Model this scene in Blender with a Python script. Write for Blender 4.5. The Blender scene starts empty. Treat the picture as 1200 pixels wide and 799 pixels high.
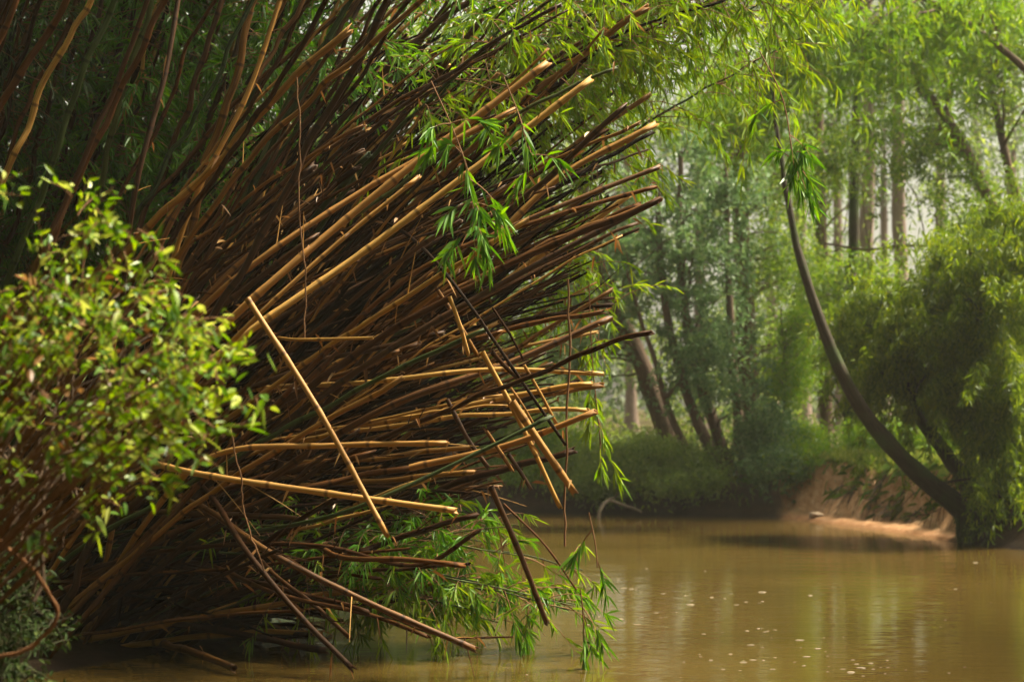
import bpy, math, random
import numpy as np
from mathutils import Vector

random.seed(7)
R = np.random.default_rng(11)
S = bpy.context.scene
COL = S.collection

# ------------------------------------------------------------------ camera model
F = 2240.0                       # focal length in pixels of a 1200 px wide frame
CAM = np.array((0.0, 0.0, 2.0))
TILT = math.atan(77.5 / F)


def P(px, py, Y):
    """World point at distance Y (along +Y) that is seen at px, py."""
    x = (px - 600) / F
    v = (399.5 - py) / F
    d = np.array((x, math.cos(TILT) - v * math.sin(TILT), math.sin(TILT) + v * math.cos(TILT)))
    return CAM + d * (Y / d[1])


# ------------------------------------------------------------------ tags
def tag(o, label=None, cat=None, group=None, kind=None):
    if label: o['label'] = label
    if cat: o['category'] = cat
    if group: o['group'] = group
    if kind: o['kind'] = kind
    return o


def empty(name, loc, label, cat, group=None):
    o = bpy.data.objects.new(name, None)
    COL.objects.link(o)
    o.location = [float(q) for q in loc]
    o.empty_display_size = 0.2
    return tag(o, label, cat, group)


# ------------------------------------------------------------------ mesh builder
class MB:
    def __init__(self):
        self.v, self.q, self.rnd, self.cc, self.sm = [], [], [], [], []
        self.n = 0

    def add(self, v, q, rnd, cc=None, smooth=True):
        v = np.asarray(v, float)
        self.v.append(v)
        self.q.append(np.asarray(q, int) + self.n)
        self.rnd.append(np.broadcast_to(np.asarray(rnd, float), (len(v),)))
        self.cc.append(np.zeros((len(v), 3)) if cc is None else cc)
        self.sm.append(np.full(len(q), smooth))
        self.n += len(v)

    def tube(self, path, rad, sides=8, rnd=0.5, t0=0.0, ragged=False, cap=True, bump=0.0):
        path = np.asarray(path, float)
        n = len(path)
        rad = np.broadcast_to(np.asarray(rad, float), (n,))
        tan = np.gradient(path, axis=0)
        tan /= np.linalg.norm(tan, axis=1)[:, None] + 1e-12
        ref = np.array((0.0, 0, 1.0)) if abs(tan[0][2]) < 0.9 else np.array((1.0, 0, 0))
        N = np.zeros((n, 3))
        a = np.cross(tan[0], ref)
        a /= np.linalg.norm(a)
        for i in range(n):
            a = a - tan[i] * a.dot(tan[i])
            a /= np.linalg.norm(a) + 1e-12
            N[i] = a
        B = np.cross(tan, N)
        th = np.arange(sides) * 2 * math.pi / sides
        seg = np.r_[0, np.cumsum(np.linalg.norm(np.diff(path, axis=0), axis=1))] + t0
        rr = np.repeat(rad[:, None], sides, 1)
        if bump:
            rr = rr * (1 + bump * R.normal(0, 1, rr.shape))
        V = path[:, None, :] + rr[..., None] * (np.cos(th)[None, :, None] * N[:, None] + np.sin(th)[None, :, None] * B[:, None])
        if ragged:
            V[-1] += tan[-1][None] * (R.random(sides)[:, None] * rad[-1] * 2.6 - rad[-1] * .4)
        C = np.stack([np.broadcast_to(np.cos(th)[None], (n, sides)), np.broadcast_to(np.sin(th)[None], (n, sides)),
                      np.broadcast_to(seg[:, None], (n, sides))], -1)
        V = V.reshape(-1, 3)
        C = C.reshape(-1, 3)
        i, j = np.meshgrid(np.arange(n - 1), np.arange(sides), indexing='ij')
        k = (j + 1) % sides
        Q = np.stack([i * sides + j, i * sides + k, (i + 1) * sides + k, (i + 1) * sides + j], -1).reshape(-1, 4)
        extra_v, extra_c, extra_q = [], [], []
        base = len(V)
        if ragged:       # hollow broken end: an inner wall going down into the cane
            e = (n - 1) * sides
            inner = path[-1] + (V[e:e + sides] - path[-1]) * .72
            deep = inner - tan[-1] * rad[-1] * 2.5
            extra_v = [inner, deep, deep.mean(0)[None]]
            V = np.vstack([V] + extra_v)
            C = np.vstack([C, np.full((2 * sides + 1, 3), seg[-1])])
            for j in range(sides):
                k = (j + 1) % sides
                extra_q += [(e + j, e + k, base + k, base + j), (base + j, base + k, base + sides + k, base + sides + j)]
            for j in range(0, sides, 2):
                extra_q.append((base + sides + j, base + sides + (j + 1) % sides, base + sides + (j + 2) % sides, base + 2 * sides))
            Q = np.vstack([Q, np.array(extra_q)])
        elif cap:
            V = np.vstack([V, path[-1][None]])
            C = np.vstack([C, np.full((1, 3), seg[-1])])
            e = (n - 1) * sides
            extra_q = [(e + j, e + (j + 1) % sides, e + (j + 2) % sides, base) for j in range(0, sides, 2)] if sides % 2 == 0 else []
            if extra_q: Q = np.vstack([Q, np.array(extra_q)])
        self.add(V, Q, rnd, C)

    def leaves(self, c, d, n, L, W, rnd, droop=0.12, fold=0.18):
        c = np.asarray(c, float); d = np.asarray(d, float); n = np.asarray(n, float)
        N = len(c)
        if N == 0: return
        d = d / (np.linalg.norm(d, axis=1)[:, None] + 1e-9)
        s = np.cross(d, n)
        s /= np.linalg.norm(s, axis=1)[:, None] + 1e-9
        u = np.cross(s, d)
        L = np.broadcast_to(np.asarray(L, float), (N,))[:, None]
        W = np.broadcast_to(np.asarray(W, float), (N,))[:, None]
        z = np.array((0, 0, -1.0))[None]
        f = u * W * fold
        v = np.stack([c,
                      c + d * L * .28 + s * W * .5 + f, c + d * L * .66 + s * W * .4 + f + z * L * droop * .4,
                      c + d * L + z * L * droop,
                      c + d * L * .66 - s * W * .4 + f + z * L * droop * .4, c + d * L * .28 - s * W * .5 + f], 1)
        b = np.arange(N)[:, None] * 6
        q = np.stack([b + np.array([[0, 1, 2, 3]]), b + np.array([[0, 3, 4, 5]])], 1).reshape(-1, 4)
        self.add(v.reshape(-1, 3), q, np.repeat(np.broadcast_to(rnd, (N,)), 6), None, False)

    def build(self, name, mat, parent=None, loc=None):
        v = np.vstack(self.v); q = np.vstack(self.q)
        off = np.zeros(3)
        if parent is not None: off = np.array(parent['_w']) if '_w' in parent else np.array(parent.location)
        elif loc is not None: off = np.asarray(loc, float)
        v = v - off
        me = bpy.data.meshes.new(name)
        me.vertices.add(len(v)); me.vertices.foreach_set('co', v.ravel().astype(np.float32))
        me.loops.add(q.size); me.loops.foreach_set('vertex_index', q.ravel().astype(np.int32))
        me.polygons.add(len(q)); me.polygons.foreach_set('loop_start', (np.arange(len(q)) * 4).astype(np.int32))
        me.update(calc_edges=True)
        me.polygons.foreach_set('use_smooth', np.concatenate(self.sm))
        a = me.attributes.new('rnd', 'FLOAT', 'POINT'); a.data.foreach_set('value', np.concatenate(self.rnd).astype(np.float32))
        a = me.attributes.new('cc', 'FLOAT_VECTOR', 'POINT'); a.data.foreach_set('vector', np.vstack(self.cc).ravel().astype(np.float32))
        me.materials.append(mat)
        o = bpy.data.objects.new(name, me)
        COL.objects.link(o)
        if parent is not None: o.parent = parent
        elif loc is not None: o.location = [float(k) for k in loc]
        return o


# ------------------------------------------------------------------ materials
def newmat(name):
    m = bpy.data.materials.new(name)
    m.use_nodes = True
    nt = m.node_tree
    nt.nodes.clear()
    out = nt.nodes.new('ShaderNodeOutputMaterial')
    return m, nt, out


def N_(nt, t, **kw):
    n = nt.nodes.new('ShaderNode' + t)
    for k, v in kw.items():
        if k in n.inputs: n.inputs[k].default_value = v
        else: setattr(n, k, v)
    return n


def ramp(nt, fac, stops):
    r = nt.nodes.new('ShaderNodeValToRGB')
    e = r.color_ramp.elements
    while len(e) < len(stops): e.new(0.5)
    for el, (p, c) in zip(e, stops):
        el.position = p
        el.color = (*c, 1)
    nt.links.new(fac, r.inputs[0])
    return r.outputs[0]


def attr(nt, name, what='Fac'):
    n = nt.nodes.new('ShaderNodeAttribute')
    n.attribute_name = name
    return n.outputs[what]


def leaf_mat(name, stops, trans=0.42, rough=0.42, tcol=1.35, patch=0.5, spec=.35):
    m, nt, out = newmat(name)
    L = nt.links.new
    geo = N_(nt, 'NewGeometry')
    no = N_(nt, 'TexNoise', Scale=0.9, Detail=2.0)
    L(geo.outputs['Position'], no.inputs['Vector'])
    mx = N_(nt, 'Math', operation='MULTIPLY_ADD')
    L(no.outputs['Fac'], mx.inputs[0]); mx.inputs[1].default_value = patch
    L(attr(nt, 'rnd'), mx.inputs[2])
    sb = N_(nt, 'Math', operation='SUBTRACT'); L(mx.outputs[0], sb.inputs[0]); sb.inputs[1].default_value = patch * .5
    c = ramp(nt, sb.outputs[0], stops)
    p = N_(nt, 'BsdfPrincipled', Roughness=rough)
    p.inputs['Specular IOR Level'].default_value = spec
    L(c, p.inputs['Base Color'])
    t = N_(nt, 'BsdfTranslucent')
    hs = N_(nt, 'HueSaturation', Hue=0.485, Saturation=1.1, Value=tcol); L(c, hs.inputs['Color'])
    L(hs.outputs[0], t.inputs['Color'])
    ms = N_(nt, 'MixShader'); ms.inputs[0].default_value = trans
    L(p.outputs[0], ms.inputs[1]); L(t.outputs[0], ms.inputs[2]); L(ms.outputs[0], out.inputs[0])
    return m


def cane_mat(name, stops, node=0.46, dirt=0.6, spec=.2):
    m, nt, out = newmat(name)
    L = nt.links.new
    rv = attr(nt, 'rnd')
    cc = attr(nt, 'cc', 'Vector')
    sx = N_(nt, 'SeparateXYZ'); L(cc, sx.inputs[0])
    # colour of the whole cane, plus streaks along it
    mp = N_(nt, 'Mapping'); mp.inputs['Scale'].default_value = (1.6, 1.6, 1.3); L(cc, mp.inputs['Vector'])
    ad = N_(nt, 'VectorMath', operation='ADD'); L(mp.outputs[0], ad.inputs[0]); 
    cb = N_(nt, 'CombineXYZ'); mu = N_(nt, 'Math', operation='MULTIPLY'); L(rv, mu.inputs[0]); mu.inputs[1].default_value = 60
    L(mu.outputs[0], cb.inputs[2]); L(cb.outputs[0], ad.inputs[1])
    no = N_(nt, 'TexNoise', Scale=1.0, Detail=5.0, Roughness=0.65); L(ad.outputs[0], no.inputs['Vector'])
    f = N_(nt, 'Math', operation='MULTIPLY_ADD'); L(no.outputs['Fac'], f.inputs[0]); f.inputs[1].default_value = 0.9; L(rv, f.inputs[2])
    f2 = N_(nt, 'Math', operation='SUBTRACT'); L(f.outputs[0], f2.inputs[0]); f2.inputs[1].default_value = 0.45
    c = ramp(nt, f2.outputs[0], stops)
    # joints
    md = N_(nt, 'Math', operation='MODULO'); L(sx.outputs[2], md.inputs[0]); md.inputs[1].default_value = node
    dv = N_(nt, 'Math', operation='DIVIDE'); L(md.outputs[0], dv.inputs[0]); dv.inputs[1].default_value = node
    jc = ramp(nt, dv.outputs[0], [(0.0, (.25, .25, .25)), (.035, (.35, .3, .25)), (.06, (1.25, 1.2, 1.1)), (.16, (1, 1, 1)), (.97, (1, 1, 1)), (1.0, (.45, .4, .35))])
    mix = N_(nt, 'MixRGB', blend_type='MULTIPLY'); mix.inputs[0].default_value = 0.85; L(c, mix.inputs[1]); L(jc, mix.inputs[2])
    # mould stains
    n2 = N_(nt, 'TexNoise', Scale=4.5, Detail=4.0, Roughness=.7); L(ad.outputs[0], n2.inputs['Vector'])
    st = ramp(nt, n2.outputs['Fac'], [(.42, (.28, .24, .2)), (.58, (1, 1, 1))])
    m2 = N_(nt, 'MixRGB', blend_type='MULTIPLY'); m2.inputs[0].default_value = dirt; L(mix.outputs[0], m2.inputs[1]); L(st, m2.inputs[2])
    p = N_(nt, 'BsdfPrincipled', Roughness=0.55); p.inputs['Specular IOR Level'].default_value = spec
    L(m2.outputs[0], p.inputs['Base Color'])
    bu = N_(nt, 'Bump', Strength=0.25, Distance=0.01); L(n2.outputs['Fac'], bu.inputs['Height']); L(bu.outputs[0], p.inputs['Normal'])
    L(p.outputs[0], out.inputs[0])
    return m


def bark_mat(name, a, b, moss=None, scale=3.0):
    m, nt, out = newmat(name)
    L = nt.links.new
    cc = attr(nt, 'cc', 'Vector')
    mp = N_(nt, 'Mapping'); mp.inputs['Scale'].default_value = (1.6, 1.6, 1.2); L(cc, mp.inputs['Vector'])
    no = N_(nt, 'TexNoise', Scale=scale, Detail=6.0, Roughness=.7); L(mp.outputs[0], no.inputs['Vector'])
    c = ramp(nt, no.outputs['Fac'], [(.33, a), (.66, b)])
    if moss:
        geo = N_(nt, 'NewGeometry')
        n2 = N_(nt, 'TexNoise', Scale=1.7, Detail=4.0); L(geo.outputs['Position'], n2.inputs['Vector'])
        k = ramp(nt, n2.outputs['Fac'], [(.45, (0, 0, 0)), (.6, (1, 1, 1))])
        mx = N_(nt, 'MixRGB'); L(k, mx.inputs[0]); L(c, mx.inputs[1]); mx.inputs[2].default_value = (*moss, 1)
        c = mx.outputs[0]
    p = N_(nt, 'BsdfPrincipled', Roughness=0.8); p.inputs['Specular IOR Level'].default_value = .2
    L(c, p.inputs['Base Color'])
    bu = N_(nt, 'Bump', Strength=0.6, Distance=0.04); L(no.outputs['Fac'], bu.inputs['Height']); L(bu.outputs[0], p.inputs['Normal'])
    L(p.outputs[0], out.inputs[0])
    return m


M = {}
M['cane'] = cane_mat('bamboo_tan', [(0, (.04, .016, .005)), (.35, (.09, .037, .009)), (.58, (.24, .108, .02)), (.8, (.38, .20, .042)), (1, (.50, .29, .075))])
M['cane_pale'] = cane_mat('bamboo_pale', [(0, (.26, .12, .028)), (.5, (.37, .19, .05)), (1, (.46, .27, .085))], dirt=.35)
M['cane_dark'] = cane_mat('bamboo_dark', [(0, (.012, .006, .003)), (.5, (.04, .016, .005)), (1, (.12, .05, .014))], spec=.05)  # darker cane copy; on the low fan canes it paints in shade
M['cane_dead_shade'] = cane_mat('bamboo_dead_shade', [(0, (.006, .003, .0015)), (.5, (.018, .008, .0035)), (.8, (.05, .02, .006)), (1, (.14, .06, .015))], spec=.03)  # dead stems, darkened further so the clump's inside falls to black
M['cane_green'] = cane_mat('bamboo_green', [(0, (.02, .035, .008)), (.5, (.045, .07, .014)), (1, (.09, .10, .025))])
M['bleaf'] = leaf_mat('bamboo_leaf', [(0, (.02, .075, .006)), (.5, (.05, .15, .010)), (1, (.12, .25, .02))])
M['bleaf_y'] = leaf_mat('bamboo_leaf_yellow', [(0, (.05, .13, .006)), (.5, (.105, .21, .010)), (1, (.21, .28, .02))], trans=.5)
M['bush'] = leaf_mat('bush_leaf', [(0, (.03, .08, .008)), (.45, (.085, .18, .012)), (.8, (.20, .29, .02)), (1, (.36, .40, .09))], rough=.42)
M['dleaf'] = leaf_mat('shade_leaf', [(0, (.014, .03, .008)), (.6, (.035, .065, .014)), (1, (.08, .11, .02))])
M['blue'] = leaf_mat('gum_leaf', [(0, (.04, .09, .03)), (.5, (.09, .17, .06)), (1, (.19, .27, .10))], trans=.35)
M['mid'] = leaf_mat('tree_leaf', [(0, (.035, .085, .008)), (.5, (.09, .17, .016)), (1, (.20, .26, .03))], trans=.5)
M['olive'] = leaf_mat('willow_leaf', [(0, (.035, .07, .006)), (.5, (.09, .15, .011)), (1, (.20, .25, .022))], trans=.5)
M['grass'] = leaf_mat('grass_blade', [(0, (.045, .09, .012)), (.5, (.10, .17, .022)), (1, (.24, .26, .06))])
M['far'] = leaf_mat('far_leaf', [(0, (.05, .08, .035)), (.5, (.09, .13, .06)), (1, (.16, .19, .09))])
M['wood'] = leaf_mat('wood_leaf', [(0, (.06, .11, .02)), (.5, (.13, .20, .04)), (1, (.24, .30, .07))], patch=1.2, trans=.5)
M['darkest'] = leaf_mat('shaded_bush_leaf', [(0, (.008, .018, .005)), (.6, (.022, .04, .009)), (1, (.06, .075, .02))], trans=.2, rough=.6, spec=.06)  # leaf green taken near black to stand for this corner's shade
M['dry'] = leaf_mat('dry_leaf', [(0, (.10, .045, .015)), (.5, (.22, .11, .035)), (1, (.36, .22, .08))], trans=.25)
M['bark'] = bark_mat('bark_brown', (.045, .028, .018), (.15, .095, .06))
M['bark_pale'] = bark_mat('bark_pale', (.11, .075, .055), (.26, .19, .15))
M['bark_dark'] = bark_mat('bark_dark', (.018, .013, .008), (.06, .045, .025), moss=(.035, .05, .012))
M['twig'] = bark_mat('twig', (.10, .045, .02), (.24, .12, .05), scale=2)
M['vine'] = bark_mat('vine_bark', (.16, .06, .025), (.32, .15, .06), scale=2)
M['drift'] = bark_mat('driftwood', (.12, .09, .06), (.26, .21, .15))


def flat_mat(name, col, rough=.7):
    m, nt, out = newmat(name)
    geo = N_(nt, 'NewGeometry')
    no = N_(nt, 'TexNoise', Scale=14.0, Detail=5.0); nt.links.new(geo.outputs['Position'], no.inputs['Vector'])
    c = ramp(nt, no.outputs['Fac'], [(.3, tuple(k * .6 for k in col)), (.7, tuple(min(1, k * 1.2) for k in col))])
    p = N_(nt, 'BsdfPrincipled', Roughness=rough); nt.links.new(c, p.inputs['Base Color']); nt.links.new(p.outputs[0], out.inputs[0])
    return m


M['foam'] = flat_mat('foam', (.17, .13, .075))
M['stone'] = flat_mat('pale_stone', (.34, .24, .16), .85)

# ------------------------------------------------------------------ ground and water
RIVER = np.array([(-3.0, -40), (-2.5, 3), (-2.9, 8), (-3.8, 12), (-3.6, 14.2), (-2.9, 15.6), (-2.6, 17), (-3.4, 20), (-6, 23), (-12, 26), (-30, 29), (-75, 32),
                  (-75, 44), (-30, 40), (-14, 38), (-6, 37), (-2, 36.6), (1.3, 36.4), (2.6, 35.3), (4.0, 34.8), (5.0, 34.2), (5.35, 33.2), (5.75, 32.0), (6.2, 30.3),
                  (6.55, 28.7), (7.15, 26.7), (8.2, 22), (8.6, 15), (8.6, 5), (9, -40)], float)


def sd_river(x, y):
    p = np.stack([x, y], -1)
    d = np.full(x.shape, 1e9)
    inside = np.zeros(x.shape, bool)
    n = len(RIVER)
    for i in range(n):
        a, b = RIVER[i], RIVER[(i + 1) % n]
        ab = b - a
        t = np.clip(((p - a) @ ab) / (ab @ ab), 0, 1)
        d = np.minimum(d, np.linalg.norm(p - a - t[..., None] * ab, axis=-1))
        c = (a[1] > y) != (b[1] > y)
        with np.errstate(divide='ignore', invalid='ignore'):
            xi = (b[0] - a[0]) * (y - a[1]) / (b[1] - a[1] + 1e-12) + a[0]
        inside ^= c & (x < xi)
    return np.where(inside, -d, d)


def sst(a, b, x):
    t = np.clip((x - a) / (b - a), 0, 1)
    return t * t * (3 - 2 * t)


def wav(x, y, s):
    return (np.sin(x * 1.7 * s + 1.3 * np.sin(y * 1.1 * s)) + np.sin(y * 2.3 * s + 1.7 * np.sin(x * 1.9 * s + 2)) + .5 * np.sin((x + y) * 4.1 * s + 1)) / 2.5


def eroded(x, y):
    return sst(4.75, 4.95, x + .1 * wav(x, y, 2)) * (1 - sst(8.5, 9.5, x)) * sst(28.0, 29.0, y) * (1 - sst(36.0, 38.0, y))


def ground(x, y):
    x = np.asarray(x, float); y = np.asarray(y, float)
    d = sd_river(x, y)
    e = eroded(x, y)
    left = sst(24, 20, y) * sst(1, -1, x)
    d2 = d + .12 * wav(x, y, 1.6) * sst(0, .4, np.abs(d)) + .3 * e * wav(x, y, 2.7)
    H = .55 + .38 * e + .35 * left
    w = .75 + .0 * e + 1.45 * left
    s = d2 - .45 * e
    z = H * sst(0, 1, s / w) + .05 * e * sst(0, .3, d) + .02 * np.clip(d, 0, 60) + .05 * wav(x, y, .9) * sst(.3, 2, d)
    z = z + .03 * sst(0, .12, d) + .05 * e * wav(x, y, 5.3) * sst(.1, .6, d)
    zin = -.75 * sst(0, 2.2, -d) - .03
    return np.where(d < 0, zin, z)


def gz(x, y):
    return float(ground(np.array([x]), np.array([y]))[0])


def axis(lo, hi, step, far):
    a = np.arange(lo, hi + 1e-6, step)
    g = np.cumsum(step * 1.22 ** np.arange(1, 60))
    r = hi + g[g < far]
    l = lo - g[g < far]
    return np.r_[l[::-1], a, r]


def build_ground():
    xs = axis(-9, 12, .14, 150); ys = axis(7, 42, .16, 150)
    X, Y = np.meshgrid(xs, ys, indexing='ij')
    Z = ground(X, Y)
    nx, ny = X.shape
    i, j = np.meshgrid(np.arange(nx - 1), np.arange(ny - 1), indexing='ij')
    k = i * ny + j
    q = np.stack([k, k + ny, k + ny + 1, k + 1], -1).reshape(-1, 4)
    mb = MB()
    mb.add(np.stack([X, Y, Z], -1).reshape(-1, 3), q, eroded(X, Y).ravel())
    m, nt, out = newmat('bank_soil')
    L = nt.links.new
    geo = N_(nt, 'NewGeometry')
    n1 = N_(nt, 'TexNoise', Scale=1.3, Detail=8.0, Roughness=.65); L(geo.outputs['Position'], n1.inputs['Vector'])
    n2 = N_(nt, 'TexNoise', Scale=9.0, Detail=6.0, Roughness=.7); L(geo.outputs['Position'], n2.inputs['Vector'])
    litter = ramp(nt, n1.outputs['Fac'], [(.3, (.025, .016, .007)), (.5, (.055, .042, .015)), (.7, (.06, .08, .015))])
    mud = ramp(nt, n2.outputs['Fac'], [(.3, (.012, .007, .004)), (.7, (.04, .024, .012))])
    clay = ramp(nt, n2.outputs['Fac'], [(.28, (.26, .125, .055)), (.5, (.46, .26, .13)), (.72, (.62, .41, .26))])
    sx = N_(nt, 'SeparateXYZ'); L(geo.outputs['Normal'], sx.inputs[0])
    slope = ramp(nt, sx.outputs[2], [(.80, (1, 1, 1)), (.95, (0, 0, 0))])
    sp = N_(nt, 'SeparateXYZ'); L(geo.outputs['Position'], sp.inputs[0])
    low = ramp(nt, sp.outputs[2], [(.05, (1, 1, 1)), (.35, (0, 0, 0))])
    wet = ramp(nt, sp.outputs[2], [(.02, (.35, .3, .25)), (.14, (1, 1, 1))])
    mxs = N_(nt, 'MixRGB', blend_type='LIGHTEN'); mxs.inputs[0].default_value = 1; L(slope, mxs.inputs[1]); L(low, mxs.inputs[2])
    soil = N_(nt, 'MixRGB'); L(attr(nt, 'rnd'), soil.inputs[0]); L(mud, soil.inputs[1]); L(clay, soil.inputs[2])
    fin = N_(nt, 'MixRGB'); L(mxs.outputs[0], fin.inputs[0]); L(litter, fin.inputs[1]); wm = N_(nt, 'MixRGB', blend_type='MULTIPLY'); wm.inputs[0].default_value = 1; L(soil.outputs[0], wm.inputs[1]); L(wet, wm.inputs[2]); L(wm.outputs[0], fin.inputs[2])
    p = N_(nt, 'BsdfPrincipled', Roughness=.9); p.inputs['Specular IOR Level'].default_value = .08; L(fin.outputs[0], p.inputs['Base Color'])
    bu = N_(nt, 'Bump', Strength=.7, Distance=.08); L(n2.outputs['Fac'], bu.inputs['Height']); L(bu.outputs[0], p.inputs['Normal'])
    L(p.outputs[0], out.inputs[0])
    tag(mb.build('ground', m), kind='structure')


def build_water():
    mb = MB()
    xs = np.linspace(-78, 40, 60); ys = np.linspace(-45, 60, 60)
    X, Y = np.meshgrid(xs, ys, indexing='ij')
    i, j = np.meshgrid(np.arange(59), np.arange(59), indexing='ij')
    k = i * 60 + j
    mb.add(np.stack([X, Y, X * 0], -1).reshape(-1, 3), np.stack([k, k + 60, k + 61, k + 1], -1).reshape(-1, 4), 0)
    m, nt, out = newmat('muddy_water')
    L = nt.links.new
    geo = N_(nt, 'NewGeometry')
    mp = N_(nt, 'Mapping'); mp.inputs['Scale'].default_value = (.7, 1.5, 1); L(geo.outputs['Position'], mp.inputs['Vector'])
    n1 = N_(nt, 'TexNoise', Scale=2.2, Detail=3.0, Roughness=.55); L(mp.outputs[0], n1.inputs['Vector'])
    n2 = N_(nt, 'TexNoise', Scale=.35, Detail=3.0); L(mp.outputs[0], n2.inputs['Vector'])
    c = ramp(nt, n2.outputs['Fac'], [(.3, (.046, .029, .006)), (.7, (.068, .043, .010))])
    p = N_(nt, 'BsdfPrincipled', Roughness=.07, IOR=1.33); L(c, p.inputs['Base Color'])
    bu = N_(nt, 'Bump', Strength=.22, Distance=.03); L(n1.outputs['Fac'], bu.inputs['Height']); L(bu.outputs[0], p.inputs['Normal'])
    L(p.outputs[0], out.inputs[0])
    tag(mb.build('river_water', m), kind='structure')


build_ground()
build_water()

# ------------------------------------------------------------------ helpers for plants
def bez(a, b, c, n):
    t = np.linspace(0, 1, n)[:, None]
    return (1 - t) ** 2 * a + 2 * t * (1 - t) * b + t * t * c


def smooth_path(pts, n):
    pts = np.asarray(pts, float)
    s = np.r_[0, np.cumsum(np.linalg.norm(np.diff(pts, axis=0), axis=1))]
    t = np.linspace(0, s[-1], n)
    m = np.gradient(pts, s, axis=0)
    k = np.clip(np.searchsorted(s, t, side='right') - 1, 0, len(pts) - 2)
    h = (s[k + 1] - s[k])[:, None]
    u = ((t - s[k])[:, None]) / h
    h00 = 2 * u ** 3 - 3 * u ** 2 + 1; h10 = u ** 3 - 2 * u ** 2 + u; h01 = -2 * u ** 3 + 3 * u ** 2; h11 = u ** 3 - u ** 2
    return h00 * pts[k] + h10 * h * m[k] + h01 * pts[k + 1] + h11 * h * m[k + 1]


def rdir(n, zb=0.0):
    d = R.normal(0, 1, (n, 3)); d[:, 2] += zb
    return d / np.linalg.norm(d, axis=1)[:, None]


def wobble(path, amp):
    n = len(path)
    k = np.cumsum(R.normal(0, 1, (n, 3)), 0)
    k -= np.linspace(0, 1, n)[:, None] * k[-1]
    return path + k * amp / math.sqrt(n)


def spray(mb, tw, o, d, length, nl, leafL, leafW, rb=0.0, spread=.55):
    """A drooping bamboo twig: thin stem and fans of lance-shaped leaves along its outer part."""
    d = np.asarray(d, float); d = d / np.linalg.norm(d)
    end = o + d * length + np.array((0, 0, -.38 * length))
    path = bez(o, o + d * length * .55, end, 5)
    tw.tube(path, np.linspace(.006, .002, 5), 3, .5, cap=False)
    t = .25 + .75 * np.sqrt(R.random(nl))
    ti = t * 4
    k = np.clip(ti.astype(int), 0, 3)
    c = path[k] + (path[k + 1] - path[k]) * (ti - k)[:, None]
    tg = path[k + 1] - path[k]
    tg /= np.linalg.norm(tg, axis=1)[:, None]
    dd = tg + R.normal(0, spread, (nl, 3)) + np.array((0, 0, -.35))
    nn = rdir(nl, .8)
    mb.leaves(c, dd, nn, leafL * R.uniform(.6, 1.25, nl), leafW * R.uniform(.7, 1.2, nl), np.clip(R.normal(.5 + rb, .22, nl), 0, 1), droop=.22)


def cane_path(base, tip, arch, n=None, wob=.012):
    base = np.asarray(base, float); tip = np.asarray(tip, float)
    L = np.linalg.norm(tip - base)
    ctrl = base + (tip - base) * .42 + np.array((0, 0, arch * L))
    n = n or max(10, int(L / .17))
    return wobble(bez(base, ctrl, tip, n), wob * L)


def cane_radii(path, r0, r1, node=.46, t0=0.):
    s = np.r_[0, np.cumsum(np.linalg.norm(np.diff(path, axis=0), axis=1))] + t0
    r = np.linspace(r0, r1, len(path))
    f = np.abs(((s / node) + .5) % 1 - .5)
    return r * (1 + .14 * (f < .11))


PTS = []


def add_cane(path, r0, r1, mat, label, group, ragged=True, name='bamboo_cane', sides=8):
    """A bare cane is one mesh whose origin is at its foot."""
    mb = MB()
    t0 = R.random() * .46
    path = smooth_path(path, max(12, int(np.linalg.norm(np.diff(path, axis=0), axis=1).sum() / .085)))
    mb.tube(path, cane_radii(path, r0, r1, t0=t0), sides, R.random(), t0=t0, ragged=ragged)
    if ragged:
        PTS.append(path[int(len(path) * .35):])
        for q in range(int(R.integers(0, 4)) if len(path) > 25 else 0):
            a = path[int(R.uniform(.4, .97) * (len(path) - 1))]
            d = (path[-1] - path[0]) / np.linalg.norm(path[-1] - path[0]) + rdir(1)[0] * .8
            l = R.uniform(.12, .5)
            mb.tube(bez(a, a + d * l * .5, a + d * l + np.array((0, 0, -.1 * l)), 5), np.linspace(.006, .002, 5), 4, R.random(), cap=False)
    o = mb.build(name, mat, loc=path[0])
    return tag(o, label, 'bamboo cane', group)


# ------------------------------------------------------------------ the leaning bamboo clump
def clump_base(k=None, lowbias=0.0):
    a = R.random() * 2 * math.pi
    r = math.sqrt(R.random())
    x = -4.15 + 1.1 * r * math.cos(a) + lowbias
    y = 16.7 + 1.5 * r * math.sin(a)
    return np.array((x, y, gz(x, y) - .05))


OUT = np.array([(430, -60), (560, -50), (650, -20), (700, 30), (760, 105), (766, 150), (772, 200), (765, 245), (735, 300), (712, 376), (705, 437), (697, 484), (672, 540),
                (600, 585), (560, 610), (545, 655), (500, 690), (420, 735), (330, 770)], float)
OS = np.r_[0, np.cumsum(np.linalg.norm(np.diff(OUT, axis=0), axis=1))]
G_FAN = 'broken bamboo canes of the leaning clump'


def out_pt(u):
    s = u * OS[-1]
    return np.array((np.interp(s, OS, OUT[:, 0]), np.interp(s, OS, OUT[:, 1])))


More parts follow.
